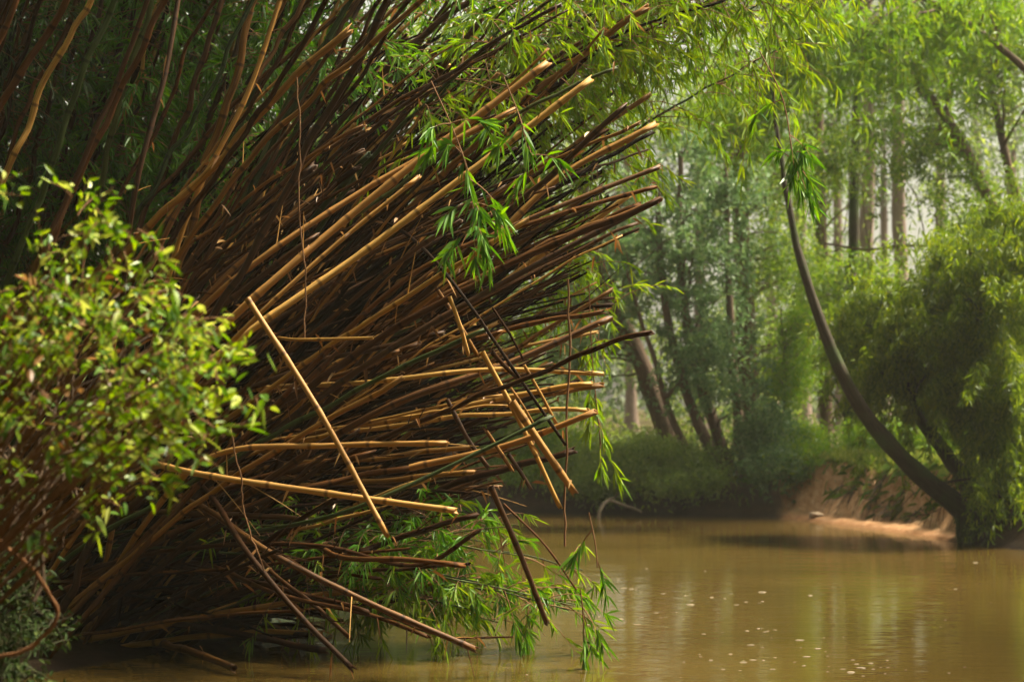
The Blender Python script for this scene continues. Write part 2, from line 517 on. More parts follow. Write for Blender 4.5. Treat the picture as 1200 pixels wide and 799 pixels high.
ZONES = [
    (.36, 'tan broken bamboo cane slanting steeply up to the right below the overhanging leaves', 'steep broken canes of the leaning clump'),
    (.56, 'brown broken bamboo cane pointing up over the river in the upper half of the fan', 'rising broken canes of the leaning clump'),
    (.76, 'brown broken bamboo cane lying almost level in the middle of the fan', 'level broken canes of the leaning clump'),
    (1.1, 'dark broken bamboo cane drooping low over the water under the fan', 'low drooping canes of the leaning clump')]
NFAN = 225
for i in range(NFAN):
    u = (i + R.random()) / NFAN
    odd = R.random() < .16
    u = u ** 1.05
    e = out_pt(u)
    s = 1 - .55 * R.random() ** 1.7
    o = np.array((150, 600))
    e = o + (e - o) * s + R.normal(0, 42 if odd else 8, 2)
    base = clump_base(lowbias=.5 * u)
    front = R.random()
    Yt = base[1] + R.normal(-.5, .9)
    Yt = float(np.clip(Yt, 13.3, 18.5))
    tip = P(e[0], e[1], Yt)
    if tip[2] < .05: tip[2] = .05
    arch = .17 - .13 * u + R.normal(0, .025)
    path = cane_path(base, tip, arch)
    dark = (u > .62 and R.random() < .72) or R.random() < .2  # low fan canes mostly get the darker colour in place of shade
    r0 = R.uniform(.019, .034) if R.random() < .6 else R.uniform(.009, .018)
    zone = next(z for z in ZONES if u < z[0])
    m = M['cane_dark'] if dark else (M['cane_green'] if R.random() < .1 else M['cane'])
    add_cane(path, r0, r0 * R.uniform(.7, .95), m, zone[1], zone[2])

# canes one can point to, each along its own line
R = np.random.default_rng(101)
HERO = [
    # (pixel points), depth at both ends, radius, material, label
    ([(290, 350), (372, 478), (452, 624)], 13.6, 13.2, .026, 'cane_pale', 'long pale snapped bamboo cane hanging diagonally down across the front of the clump'),
    ([(238, 556), (385, 578), (532, 598)], 14.2, 13.6, .030, 'cane_pale', 'pale bamboo cane sloping slightly down to the right, lower of two near the water'),
    ([(250, 534), (390, 522), (522, 519)], 14.6, 14.2, .028, 'cane_pale', 'level tan bamboo cane just above the pale one that slopes down'),
    ([(565, 412), (612, 500), (655, 592)], 14.6, 14.8, .024, 'cane', 'broken cane end hanging steeply down, left of the thicker one beside it'),
    ([(600, 470), (635, 522), (671, 574)], 14.3, 14.4, .034, 'cane_pale', 'thick orange broken cane end hanging down at right edge of clump'),
    ([(575, 570), (610, 650), (640, 728)], 14.2, 14.4, .026, 'cane', 'brown cane dangling down to the water among the low green leaves'),
    ([(480, 548), (600, 520), (696, 483)], 14.6, 14.4, .030, 'cane_pale', 'cane with a pale orange tip poking out above the hanging ends'),
    ([(430, 448), (580, 433), (705, 438)], 14.9, 14.8, .024, 'cane', 'straight level cane ending in a clean cut beside the hanging vine'),
    ([(470, 470), (600, 424), (712, 374)], 15.0, 15.2, .036, 'cane', 'thick brown cane ending just above the level clean cut one'),
    ([(330, 655), (430, 705), (556, 760)], 14.0, 13.8, .030, 'cane', 'brown cane dipping to the water at the bottom of the clump'),
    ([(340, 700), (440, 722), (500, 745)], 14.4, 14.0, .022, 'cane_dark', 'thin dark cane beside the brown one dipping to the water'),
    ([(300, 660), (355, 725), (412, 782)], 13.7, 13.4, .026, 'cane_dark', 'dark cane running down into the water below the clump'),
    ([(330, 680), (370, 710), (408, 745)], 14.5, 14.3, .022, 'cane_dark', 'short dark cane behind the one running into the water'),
    ([(430, 590), (540, 540), (645, 488)], 13.9, 14.0, .020, 'cane_green', 'green living cane crossing in front of the brown broken ends'),
    ([(560, 300), (660, 205), (764, 148)], 15.6, 15.8, .034, 'cane', 'topmost broken cane sticking out of the clump edge over the river'),
    ([(560, 285), (680, 232), (772, 196)], 15.4, 15.6, .026, 'cane', 'second broken cane from the top of the clump edge'),
    ([(520, 300), (660, 250), (768, 219)], 15.0, 15.2, .024, 'cane_dark', 'dark cane tip third from the top of the clump edge'),
    ([(480, 395), (620, 315), (760, 240)], 14.7, 14.7, .032, 'cane', 'long cane ending at the farthest right point of the clump'),
    ([(250, 395), (420, 245), (640, 75)], 14.4, 14.8, .036, 'cane_pale', 'long bright tan cane rising across the upper clump to the leaves'),
    ([(240, 430), (440, 285), (690, 95)], 14.2, 14.6, .034, 'cane', 'long bright brown cane running just below the brightest one'),
    ([(300, 372), (390, 290), (490, 208)], 14.0, 14.2, .022, 'cane_pale', 'thin pale cane crossing the bundle above the snapped cane'),
    ([(260, 340), (440, 215), (600, 130)], 14.6, 15.0, .030, 'cane_pale', 'bright cane running above the brightest long cane'),
    ([(225, 240), (290, 110), (335, -20)], 15.0, 15.2, .026, 'cane', 'reddish brown cane rising steeply out of the frame above the bush'),
    ([(160, 215), (195, 80), (212, -20)], 15.0, 15.2, .028, 'cane', 'tan nearly upright cane above the left bush'),
    ([(360, 398), (400, 397), (436, 396)], 14.4, 14.2, .016, 'cane', 'short level cane stub with a pale end in the middle of the clump'),
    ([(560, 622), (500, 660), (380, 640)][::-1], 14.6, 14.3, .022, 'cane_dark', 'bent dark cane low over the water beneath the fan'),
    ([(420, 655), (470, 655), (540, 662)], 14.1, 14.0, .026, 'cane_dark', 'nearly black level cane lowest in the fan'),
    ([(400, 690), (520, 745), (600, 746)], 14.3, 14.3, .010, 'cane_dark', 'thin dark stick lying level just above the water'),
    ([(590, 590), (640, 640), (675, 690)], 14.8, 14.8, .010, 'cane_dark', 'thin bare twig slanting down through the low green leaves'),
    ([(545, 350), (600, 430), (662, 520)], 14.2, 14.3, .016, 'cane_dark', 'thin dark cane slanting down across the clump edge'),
]
for pts, y0, y1, r, m, lab in HERO:
    ys = np.linspace(y0, y1, len(pts))
    w = [P(p[0], p[1], y) for p, y in zip(pts, ys)]
    d = w[0] - w[1]
    if pts[-1][1] > pts[0][1] - 15 and 'snapped' not in lab and 'steeply' not in lab and 'edge of clump' not in lab and 'dangling' not in lab and 'twig' not in lab:
        q = w[0] + d * .9 + np.array((-.1, .75, .04)); w = [q + d * .7 + np.array((-.1, .9, -.1)), q] + w
    elif 'stub' not in lab and 'hanging' not in lab and 'dangling' not in lab and 'twig' not in lab and 'slanting' not in lab:   # carry on down to the roots
        b = np.array((-3.6 + R.normal(0, .3), 16.0 + R.normal(0, .5), 0)); b[2] = gz(b[0], b[1]) - .05
        q = w[0] * .55 + b * .45 + np.array((0, 0, .12)) + d * .08
        w = [b, q] + w
    r *= .82
    add_cane(smooth_path(w, 40), r * 1.06, r * .9, M[m], lab, None, name='bamboo_cane')

for k in range(9):
    q = np.array((R.uniform(545, 668), R.uniform(400, 590)))
    q[0] = min(q[0], 690 - .25 * abs(q[1] - 480))
    a = math.radians(R.uniform(40, 75)); l = R.uniform(45, 95); Y = R.uniform(14.0, 15.4)
    d = np.array((math.cos(a), math.sin(a))) * l
    rr = R.uniform(.009, .019)
    add_cane(smooth_path([P(*(q - d), Y), P(*(q - d * .4 + R.normal(0, 2, 2)), Y + .05), P(*q, Y + .1)], 14), rr, rr, M[['cane', 'cane', 'cane_dark', 'cane_pale'][k % 4]],
             'short snapped cane end hanging steeply at the right edge of the clump', 'snapped cane ends at the clump edge')

# upright canes behind, their tops out of the frame
R = np.random.default_rng(102)
UP = []
for i in range(74):
    u = (i + R.random()) / 74
    bx = -6.4 + 2.6 * u + R.normal(0, .3)
    by = 17.6 + R.normal(0, 1.3)
    base = np.array((bx, by, gz(bx, by) - .05))
    ex = -20 + 560 * u ** 1.25 + R.normal(0, 25)
    Yt = by + R.normal(0, .8)
    fx = (bx / by) * F + 600
    tip = P(fx + (ex - fx) * 1.75, -560 - R.random() * 160, Yt)
    path = cane_path(base, tip, .05 + .05 * u, wob=.014)
    r0 = R.uniform(.018, .04)
    UP.append((u, path, r0))

G_UP = 'upright leafy bamboo canes behind the fan'


def leafy_cane(path, r0, lab, group, leafmat, t_from, nspray, L, slen, nl, canemat, rb=0.0, side=None, lab_leaf=None, rbend=.35):
    root = empty('leafy_bamboo', path[0], lab, 'bamboo', group)
    mb = MB(); t0 = R.random() * .3
    sp = smooth_path(path, max(16, int(np.linalg.norm(np.diff(path, axis=0), axis=1).sum() / .11)))
    mb.tube(sp, cane_radii(sp, r0, r0 * rbend, t0=t0), 7, R.random(), t0=t0)
    mb.build('culm', canemat, root)
    lf, tw = MB(), MB()
    n = len(sp)
    for k in range(nspray):
        t = t_from + (1 - t_from) * R.random()
        i = min(n - 2, int(t * (n - 1)))
        d = rdir(1)[0] * np.array((1, 1, .6)) + np.array((.25, 0, .1))
        spray(lf, tw, sp[i], d, slen * R.uniform(.5, 1.3), int(nl * R.uniform(.6, 1.4)), L, L * .13, rb)
    tw.build('twigs', M['twig'], root)
    lf.build('foliage', leafmat, root)
    return root


for i, (u, path, r0) in enumerate(UP):
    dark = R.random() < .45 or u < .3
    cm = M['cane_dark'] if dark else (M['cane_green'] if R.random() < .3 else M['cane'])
    if path[0][1] > 17.2:
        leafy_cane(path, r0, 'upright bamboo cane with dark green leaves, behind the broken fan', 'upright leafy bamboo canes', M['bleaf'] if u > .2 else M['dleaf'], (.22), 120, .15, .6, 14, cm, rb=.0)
    else:
        add_cane(path, r0, r0 * .7, cm, 'bare upright bamboo cane rising out of the picture behind the bush', 'bare upright bamboo canes', ragged=False)

# leafy canes arching out over the river at the top
R = np.random.default_rng(103)
for i in range(30):
    u = (i + R.random()) / 30
    base = clump_base()
    base[1] += R.uniform(.4, 2.4); base[2] = gz(base[0], base[1]) - .05
    ex = 480 + 520 * u + R.normal(0, 20)
    ey = -60 + R.normal(0, 50) + 60 * u * R.random()
    tip = P(ex, ey, base[1] + R.normal(0, .7))
    path = cane_path(base, tip, .2 + .04 * R.random())
    leafy_cane(path, R.uniform(.02, .034), 'leafy bamboo cane arching right over the river at the top of the picture', 'leafy canes arching over the river',
               M['bleaf'] if u < .45 else M['bleaf_y'], (.78 if u < .4 else .68), (12 if u < .4 else 60), .16, .7, 14, M['cane_green'] if R.random() < .5 else M['cane_dark'], rb=.15 * u)

# far-side leafy canes whose tops show behind the broken ends
R = np.random.default_rng(104)
for i in range(12):
    u = i / 11
    base = clump_base(); base[1] = 18.4 + R.random(); base[2] = gz(base[0], base[1]) - .05
    tip = P(640 + 130 * R.random(), 110 + 240 * u, 18.8 + R.random())
    path = cane_path(base, tip, .16)
    leafy_cane(path, .02, 'yellow green leafy bamboo cane showing behind the broken cane ends', 'leafy canes behind the broken ends', M['bleaf_y'], .6, 26, .16, .6, 13, M['cane_green'], rb=.1)

# low leafy canes hanging to the water under the fan
R = np.random.default_rng(105)
for i in range(19):
    u = i / 18
    base = clump_base(lowbias=.6); base[1] = 15.6 + R.random() * 1.6; base[2] = gz(base[0], base[1])
    tip = P(500 + 190 * u + R.normal(0, 10), 600 + 130 * R.random(), 15.2 + R.random() * 1.2)
    path = cane_path(base, tip, .12)
    leafy_cane(path, .014, 'low leafy bamboo shoot hanging to the water below the broken canes', 'low leafy shoots by the water', M['bleaf_y'] if i % 3 else M['bleaf'], .6, 20, .15, .5, 12, M['cane_green'], rb=.1)

# the leaf tuft hanging in front of the fan, and single sprays
R = np.random.default_rng(106)
for (pts, Y, n, lab) in [([(505, 95), (530, 150), (548, 200), (556, 265)], 13.5, 17, 'bamboo twig with a tuft of green leaves hanging before the middle of the canes'),
                         ([(590, 90), (610, 140), (625, 190)], 14.2, 5, 'small leafy bamboo twig hanging right of the big leaf tuft'),
                         ([(690, 330), (694, 420), (704, 520)], 16.5, 9, 'bright leafy twig hanging beside the vine over the far bank'),
                         ([(890, 60), (915, 110), (930, 190)], 14.8, 10, 'dark leafy twig hanging alone at the top over the river'),
                         ([(690, 600), (698, 640), (700, 665)], 14.6, 2, 'tiny leaf tuft hanging alone just above the water'),
                         ([(680, 690), (683, 715), (684, 735)], 14.6, 3, 'lowest small tuft of leaves touching the river')]:
    w = [P(p[0], p[1], Y) for p in pts]
    sp = smooth_path(w, 14)
    root = empty('leaf_spray', sp[0], lab, 'bamboo twig')
    st = MB(); st.tube(sp, .005, 4, .5); lf = MB()
    for k in range(n):
        i = 4 + int(R.random() * 10)
        i = min(i, 13)
        spray(lf, st, sp[i], rdir(1)[0] + np.array((0, 0, -.6)), .26, 14, .17, .025, .15, .5)
    st.build('stem', M['twig'], root)
    lf.build('foliage', M['bleaf'] if 'bright' not in lab else M['bleaf_y'], root)

# thin dead canes and twigs filling the clump, its inner shade put into their colour
R = np.random.default_rng(107)
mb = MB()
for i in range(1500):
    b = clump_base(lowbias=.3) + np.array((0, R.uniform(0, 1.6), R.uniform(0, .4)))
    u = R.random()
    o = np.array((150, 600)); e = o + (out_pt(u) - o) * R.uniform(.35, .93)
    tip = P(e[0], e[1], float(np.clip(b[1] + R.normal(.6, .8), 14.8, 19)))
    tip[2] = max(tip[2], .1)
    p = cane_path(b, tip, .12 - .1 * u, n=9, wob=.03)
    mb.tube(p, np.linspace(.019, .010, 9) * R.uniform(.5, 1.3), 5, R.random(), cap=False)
tag(mb.build('bamboo_thicket', M['cane_dead_shade']), 'dark tangle of thin dead stems filling the inside of the bamboo clump', 'thicket', kind='stuff')

# dead leaves and sheaths caught among the canes
pp = np.vstack(PTS)
pp = pp[R.choice(len(pp), 1500)] + R.normal(0, .03, (1500, 3))
mb = MB(); n = len(pp)
mb.leaves(pp, rdir(n, -.5), rdir(n, .8), R.uniform(.05, .16, n), R.uniform(.012, .026, n), R.random(n), droop=.4)
tag(mb.build('dead_leaves', M['dry']), 'dry tan leaves and sheaths caught among the broken canes', 'dead leaves', kind='stuff')

# dim undergrowth on the left bank behind the clump
R = np.random.default_rng(108)
mb = MB()
n = 190000
c = np.stack([R.uniform(-13, -1.5, n), R.uniform(19.5, 24, n), 10 * R.random(n) ** .9], -1)
k = wav(c[:, 0] * 1.6, c[:, 2] * 1.4, 1.0) + .5 * wav(c[:, 0], c[:, 1], 2.1)
c = c[k > -.9]
lim = -4.8 - .5 * (c[:, 1] - 19.5) + np.clip(c[:, 2] - 2.0, 0, 3.2) * 1.1
c = c[(c[:, 0] < lim) & (c[:, 2] > .3)]
n = len(c)
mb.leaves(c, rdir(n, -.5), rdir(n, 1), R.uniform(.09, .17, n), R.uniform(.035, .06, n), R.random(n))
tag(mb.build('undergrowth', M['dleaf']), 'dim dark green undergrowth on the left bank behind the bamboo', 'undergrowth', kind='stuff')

# ------------------------------------------------------------------ hanging vines
R = np.random.default_rng(112)

for (pts, Y, r, lab) in [([(349, 90), (353, 180), (352, 260), (358, 330), (357, 396)], 13.7, .006, 'thin bare vine hanging straight down before the middle of the clump'),
                         ([(664, 325), (667, 400), (664, 500), (662, 640)], 14.6, .009, 'thin dark vine hanging straight down past the right cane ends'),
                         ([(270, 500), (285, 590), (310, 670)], 13.4, .006, 'thin green stem hanging low before the dark inside of the clump')]:
    mb = MB()
    sp = wobble(smooth_path([P(p[0], p[1], Y) for p in pts], 24), .03)
    mb.tube(sp, r, 5, .5)
    tag(mb.build('hanging_vine', M['twig'], loc=sp[0]), lab, 'vine')

# ------------------------------------------------------------------ foreground bush on the left bank
R = np.random.default_rng(109)

def bush_branch(tips, root, Yr, nper, Lf, stems, leaves, rad=.011, spread=.10, rb=0.0):
    for (px, py) in tips:
        Y = R.uniform(*Yr)
        tip = P(px, py, Y)
        mid = root * .45 + tip * .55 + np.array((-.15 + R.normal(0, .1), R.normal(0, .12), .32 + R.normal(0, .08)))
        p = wobble(bez(root + R.normal(0, .12, 3) * (1, 1, .2), mid, tip, 14), .06)
        stems.tube(p, np.linspace(rad, .003, 14), 5, R.random())
        for k in range(nper):
            i = int(9.5 + 4.5 * R.random() ** .7); i = min(i, 13)
            o = p[i]
            d = rdir(1)[0] + np.array((.3, 0, .1))
            q = o + d * R.uniform(.08, .2)
            stems.tube(bez(o, o + d * .06 + np.array((0, 0, .02)), q, 4), np.linspace(.004, .002, 4), 4, .5, cap=False)
            m = int(R.integers(6, 12))
            c = q + (o - q) * R.random((m, 1)) * .9 + R.normal(0, spread * .22, (m, 3))
            dd = rdir(m) + (q - o) * 4 + np.array((0, 0, -.15))
            leaves.leaves(c, dd, rdir(m, 1.6), Lf * R.uniform(.4, 1.3, m), Lf * .4 * R.uniform(.4, 1.2, m), np.clip(R.normal(.48 + rb, .3, m), 0, 1))


root_pt = np.array((-3.3, 8.6, gz(-3.3, 8.6)))
bush = empty('leafy_bush', root_pt, 'light green leafy bush leaning out over the water on the near left bank', 'bush')
st, lf = MB(), MB()
tips = []
for k in range(64):
    u = R.random() ** .85
    x = 310 * u
    top = np.interp(x, [0, 60, 130, 190, 235, 270, 310], [165, 212, 235, 262, 345, 395, 450])
    bot = np.interp(x, [0, 60, 110, 150, 200, 260, 310], [470, 470, 420, 380, 380, 470, 500])
    tips.append((x - 28, top + (bot - top) * R.random() ** 1.25))
bush_branch(tips, root_pt, (7.3, 8.6), 4, .066, st, lf, rb=.12)
st2 = [(160, 470), (185, 505), (215, 500), (205, 525), (240, 450), (150, 450), (285, 480), (300, 465), (30, 470), (10, 500)]
bush_branch(st2, root_pt, (7.5, 8.2), 5, .082, st, lf, rb=.1)
st.build('branches', M['twig'], bush)
lf.build('foliage', M['bush'], bush)
dr = MB()
for k in range(42):
    a = P(R.uniform(-60, 90), R.uniform(520, 700), R.uniform(8.4, 9.6))
    b = P(R.uniform(20, 260), R.uniform(330, 520), R.uniform(8.4, 9.6))
    dr.tube(wobble(bez(a, (a + b) / 2 + R.normal(0, .14, 3) + np.array((-.1, 0, .1)), b, 12), .08), np.linspace(.010, .004, 12) * R.uniform(.5, 1.2), 5, R.random())
dr.build('dry_twigs', M['bark'], bush)
dl = MB(); n = 130
c = np.array([P(R.uniform(0, 220), R.uniform(320, 520), R.uniform(7.6, 9)) for k in range(n)])
dl.leaves(c, rdir(n, -.6), rdir(n, .4), R.uniform(.04, .075, n), R.uniform(.02, .03, n), R.random(n))
o = dl.build('dead_leaves', M['dry'], bush); o['label'] = 'orange brown dead leaves caught in the bush'

root2 = np.array((-2.75, 9.6, gz(-2.75, 9.6)))
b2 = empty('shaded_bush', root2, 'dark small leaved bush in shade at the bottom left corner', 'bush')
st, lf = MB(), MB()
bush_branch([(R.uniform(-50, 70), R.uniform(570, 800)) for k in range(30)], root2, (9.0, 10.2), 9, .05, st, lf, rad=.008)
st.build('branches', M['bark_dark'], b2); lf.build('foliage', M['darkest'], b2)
mb = MB()
sp = wobble(smooth_path([P(p[0], p[1], 8.4) for p in [(-40, 610), (10, 640), (52, 680), (68, 715), (50, 748), (10, 765), (-40, 775)]], 40), .02)
mb.tube(sp, .009, 7, .6, bump=.12)
tag(mb.build('looping_vine', M['vine'], loc=sp[0]), 'reddish brown vine bent in a loop at the bottom left corner', 'vine')

# ------------------------------------------------------------------ trees
R = np.random.default_rng(110)
def crown_pts(ell, nclump):
    """clump centres spread through ellipsoids (centre, radii, weight)"""
    w = np.array([e[2] for e in ell], float); w /= w.sum()
    out = []
    for k in range(nclump):
        e = ell[R.choice(len(ell), p=w)]
        d = rdir(1)[0] * R.random() ** .4
        out.append(np.array(e[0]) + d * np.array(e[1]))
    return np.array(out)


def tree(name, label, trunks, ell, nclump, nleaf, cr, Lf, Wf, leafm, barkm, group=None, cat='tree', droop=-.3, limbs=True, nlimb=40, sides=9, rb=0.0, zsq=.7, strand=0):
    """trunks: list of (points, r_base, r_top). Limbs grow from the nearest trunk point to the leaf clumps."""
    root = empty(name, trunks[0][0][0], label, cat, group)
    all_p = []
    for k, (pts, ra, rb_) in enumerate(trunks):
        mb = MB()
        sp = wobble(smooth_path(pts, 28), .05)
        tt = np.linspace(0, 1, 28); rr = rb_ + (ra - rb_) * (1 - tt) ** 1.3
        rr *= 1 + .6 * np.exp(-tt * 26)
        mb.tube(sp, rr, sides, R.random(), bump=.05)
        all_p.append((sp, rr))
        if k == 0 or not limbs: first = mb
        if k < len(trunks) - 1: mb.build('trunk', barkm, root)
        last = mb
    cl = crown_pts(ell, nclump)
    P_all = np.vstack([a for a, _ in all_p]); r_all = np.concatenate([b for _, b in all_p])
    if limbs:
        for c in cl[:nlimb]:
            dz = np.linalg.norm((P_all - c) * np.array((1, 1, .6)) + np.array((0, 0, .35)) * np.maximum(P_all[:, 2:3] - c[2] + .6, 0), axis=1)
            i = int(np.argmin(dz + R.random(len(dz)) * .8))
            a = P_all[i]
            mid = (a + c) / 2 + np.array((0, 0, .12 * np.linalg.norm(c - a))) + R.normal(0, .06, 3) * np.linalg.norm(c - a)
            rr = min(r_all[i] * .5, .012 + .018 * np.linalg.norm(c - a))
            last.tube(wobble(bez(a, mid, c, 9), .1), np.linspace(rr, .006, 9), 5, .5, cap=False)
    last.build('trunk', barkm, root)
    lf = MB()
    n = nclump * nleaf
    if strand:
        out = rdir(nclump, .15); t = R.random((nclump, nleaf, 1)) ** .8
        sl = (cr * 3.2 * R.uniform(.5, 1.4, nclump))[:, None, None]
        c = cl[:, None] + out[:, None] * t * sl + np.array((0, 0, -1.0)) * t ** 2 * sl * strand + R.normal(0, 1, (nclump, nleaf, 3)) * cr * .38 * (1.1 - .7 * t)
        c = c.reshape(-1, 3)
    else: c = np.repeat(cl, nleaf, 0) + np.clip(R.normal(0, 1, (n, 3)), -2.2, 2.2) * np.array((1, 1, zsq)) * np.repeat(cr * R.uniform(.5, 1.3, nclump), nleaf)[:, None]
    keep = c[:, 2] > .12
    c = c[keep]; n = len(c)
    lf.leaves(c, rdir(n, droop), rdir(n, .7), Lf * 1.15 * R.uniform(.6, 1.3, n), Wf * 1.25 * R.uniform(.7, 1.25, n), np.clip(R.normal(.5 + rb, .22, n), 0, 1))
    lf.build('crown', leafm, root)
    return root


def G(px, Y, dz=-.1):
    x = (px - 600) / F * Y
    return np.array((x, Y, gz(x, Y) + dz))


# the leaning tree at the right edge, rooted at the waterline
b = np.array((6.95, 28.6, -.1))
tree('leaning_tree', 'dark trunked tree leaning left over the river from the right bank', [
    ([b, P(1128, 598, 28.4), P(1095, 572, 28.3), P(1050, 527, 28.2), P(1005, 470, 28.2), P(968, 395, 28.2), P(940, 310, 28.2), P(922, 235, 28.2), P(912, 170, 28.2), P(900, 40, 28.2)], .18, .015),
    ([b + (.15, .1, 0), P(1140, 580, 28.8), P(1110, 535, 28.9), P(1075, 490, 29), P(1050, 430, 29), P(1030, 350, 29)], .17, .04),
    ([b + (.45, .2, 0), P(1175, 540, 28.6), P(1170, 440, 28.8), P(1150, 340, 29)], .2, .05)],
    [(P(1090, 400, 29.2), (1.25, 1.1, .95), 5), (P(1165, 400, 28.2), (.75, 1.2, 1.5), 4), (P(1030, 375, 29.6), (.5, .8, .75), 2.0), (P(1180, 540, 28.0), (.35, .7, .35), .9), (P(1140, 300, 28.8), (1.0, 1, .7), 1.6), (P(1200, 290, 28.6), (.6, 1, .9), 1.4), (P(1180, 470, 28.0), (.5, .8, 1.0), 1.4)],
    560, 120, .21, .11, .02, M['olive'], M['bark_dark'], droop=-1.2, nlimb=130, strand=.9)
# roots and dark scrub at its foot
mb = MB()
for k in range(46):
    a = b + np.array((R.uniform(-.2, .9), R.uniform(-.3, .3), R.uniform(.2, .8)))
    e = np.array((R.uniform(6.55, 8.2), 27.9 + R.uniform(-.5, .5), -.1))
    mb.tube(wobble(bez(a, (a + e) / 2 + R.normal(0, .1, 3) + np.array((0, -.15, .1)), e, 8), .05), np.linspace(.055, .02, 8) * R.uniform(.4, 1.2), 6, R.random())
rt = empty('root_mass', b + (.3, -.2, 0), 'dark tangled roots and stump below the leaning tree at the waterline', 'roots')
mb.build('roots', M['bark_dark'], rt)
mb = MB(); sp = smooth_path([b + (.35, 0, -.2), b + (.35, .0, .3), b + (.3, .05, .75), b + (.25, .1, 1.0)], 12)
mb.tube(sp, np.array([.85, .78, .68, .58, .5, .44, .4, .36, .33, .3, .26, .2]), 14, .5, bump=.09); mb.build('stump', M['bark_dark'], rt)
lf = MB(); n = 5200
c = np.stack([R.uniform(6.55, 9.2, n), R.uniform(27.6, 29.2, n), .02 + 1.0 * R.random(n)], -1)
c = c[(c[:, 0] > 6.75 + .5 * wav(c[:, 2] * 3, c[:, 1], 1)) & (wav(c[:, 0] * 2, c[:, 2] * 2, 1.2) > -.6)]; n = len(c)
lf.leaves(c, rdir(n, -.3), rdir(n, .6), .09, .022, R.random(n)); lf.build('foliage', M['dleaf'], rt)

# trees of the far bank
tree('gum_tree', 'leaning brown trunked tree with blue green leaves on the far bank, nearest the bamboo', [
    ([G(800, 38), P(775, 490, 38), P(745, 410, 38), P(712, 338, 38), P(690, 270, 38), P(680, 120, 38)], .24, .1)],
    [(P(720, 250, 38), (1.3, 1.4, 1.4), 2), (P(700, 120, 38), (1.6, 1.5, 1.6), 2), (P(690, 400, 38), (.9, 1, 1.0), 1.4), (P(650, 330, 39), (1.2, 1, 1.6), 1.6)], 150, 80, .3, .11, .03, M['blue'], M['bark'], nlimb=80, strand=.5)
tree('many_stemmed_tree', 'many stemmed tree fanning up from the middle of the far bank with blue green leaves', [
    ([G(868, 36.4), P(845, 545, 36.4), P(815, 490, 36.4), P(790, 410, 36.6), P(775, 320, 36.8), P(770, 200, 37)], .13, .05),
    ([G(872, 36.5), P(855, 540, 36.5), P(835, 480, 36.5), P(812, 400, 36.6), P(800, 300, 36.8), P(798, 180, 37)], .14, .05),
    ([G(878, 36.7), P(872, 540, 36.8), P(862, 450, 36.9), P(856, 350, 37), P(850, 200, 37)], .12, .05),
    ([G(862, 36.2), P(830, 560, 36.2), P(798, 510, 36.2), P(760, 400, 36.2), P(735, 320, 36.2)], .1, .03)],
    [(P(800, 310, 36.6), (1.4, 1.3, 1.6), 4), (P(840, 210, 37), (1.3, 1.3, 1.2), 2.5), (P(830, 420, 36.2), (1.0, 1.0, .8), 2.2), (P(895, 490, 36.0), (.55, .8, .8), 1.0), (P(905, 565, 35.6), (.5, .6, .45), 1.2)],
    230, 85, .26, .10, .034, M['blue'], M['bark'], nlimb=90, strand=.4)
tree('dark_trunk_tree', 'straight dark trunked tree behind the many stemmed one', [
    ([G(885, 40), P(880, 470, 40), P(874, 370, 40), P(868, 250, 40), P(868, 60, 40)], .26, .14)],
    [(P(880, 160, 40), (1.6, 1.5, 1.6), 2), (P(900, 290, 40), (1.0, 1.2, 1.2), 1.5), (P(930, 420, 40), (.7, 1, .8), 1)], 90, 120, .34, .09, .026, M['mid'], M['bark'])
tree('slim_tree', 'slim straight tree standing in the gap above the grassy cut bank', [
    ([G(968, 41), P(968, 450, 41), P(966, 340, 41), P(960, 150, 41), P(958, -20, 41)], .15, .1)],
    [(P(960, 330, 41), (.9, 1, .7), 1), (P(950, 200, 41), (1.2, 1.2, 1.2), 2), (P(930, 130, 41), (1, 1, 1), 1)], 60, 110, .32, .09, .026, M['mid'], M['bark'])
tree('mossy_tree', 'thick mossy trunked tree right of the slim one in the gap', [
    ([G(996, 39), P(997, 480, 39), P(1000, 380, 39), P(1004, 220, 39), P(1006, -40, 39)], .14, .09)],
    [(P(1000, 330, 39), (1.2, 1, .9), 2), (P(985, 420, 38.5), (.6, .6, .5), .7)], 60, 120, .3, .085, .024, M['mid'], M['bark_dark'])
tree('forked_tree', 'tree with two long trunks leaning left at the upper right, above the olive crown', [
    ([G(1270, 36), P(1215, 350, 36), P(1165, 235, 36), P(1120, 150, 36), P(1075, 95, 36), P(1020, 40, 36)], .2, .08),
    ([G(1265, 36.4), P(1225, 330, 36.4), P(1190, 230, 36.4), P(1165, 120, 36.4), P(1150, 20, 36.4)], .15, .06),
    ([G(1262, 36.2), P(1200, 360, 36), P(1140, 300, 36), P(1070, 285, 36), P(1015, 292, 36), P(965, 285, 36)], .09, .02)],
    [(P(1100, 60, 36), (2.0, 1.5, .8), 2.2), (P(1180, 60, 36), (1.2, 1.5, 1.4), 2), (P(1150, 240, 36), (1.3, 1.2, .8), 1.2), (P(1190, 290, 35), (.8, 1.2, .8), 2), (P(1085, 170, 36), (1.0, 1.2, .8), 1.2), (P(1000, 170, 36), (.8, 1, .7), 1)], 270, 80, .3, .11, .028, M['mid'], M['bark'], nlimb=90, strand=.5)
tree('yellow_leaved_tree', 'tree with bright yellow green leaves high over the middle of the river bend', [
    ([G(1330, 33), P(1290, 300, 33), P(1220, 100, 33), P(1120, 20, 33), P(1000, -40, 33)], .12, .05)],
    [(P(1010, 40, 33), (1.6, 1.2, .8), 3), (P(1130, 20, 33), (1.5, 1.2, .7), 2), (P(930, 60, 33), (1.1, 1.2, .9), 2), (P(860, 120, 33), (.8, 1, 1.0), 1.2)], 170, 60, .3, .17, .03, M['bleaf_y'], M['bark'], droop=-1, strand=.8)
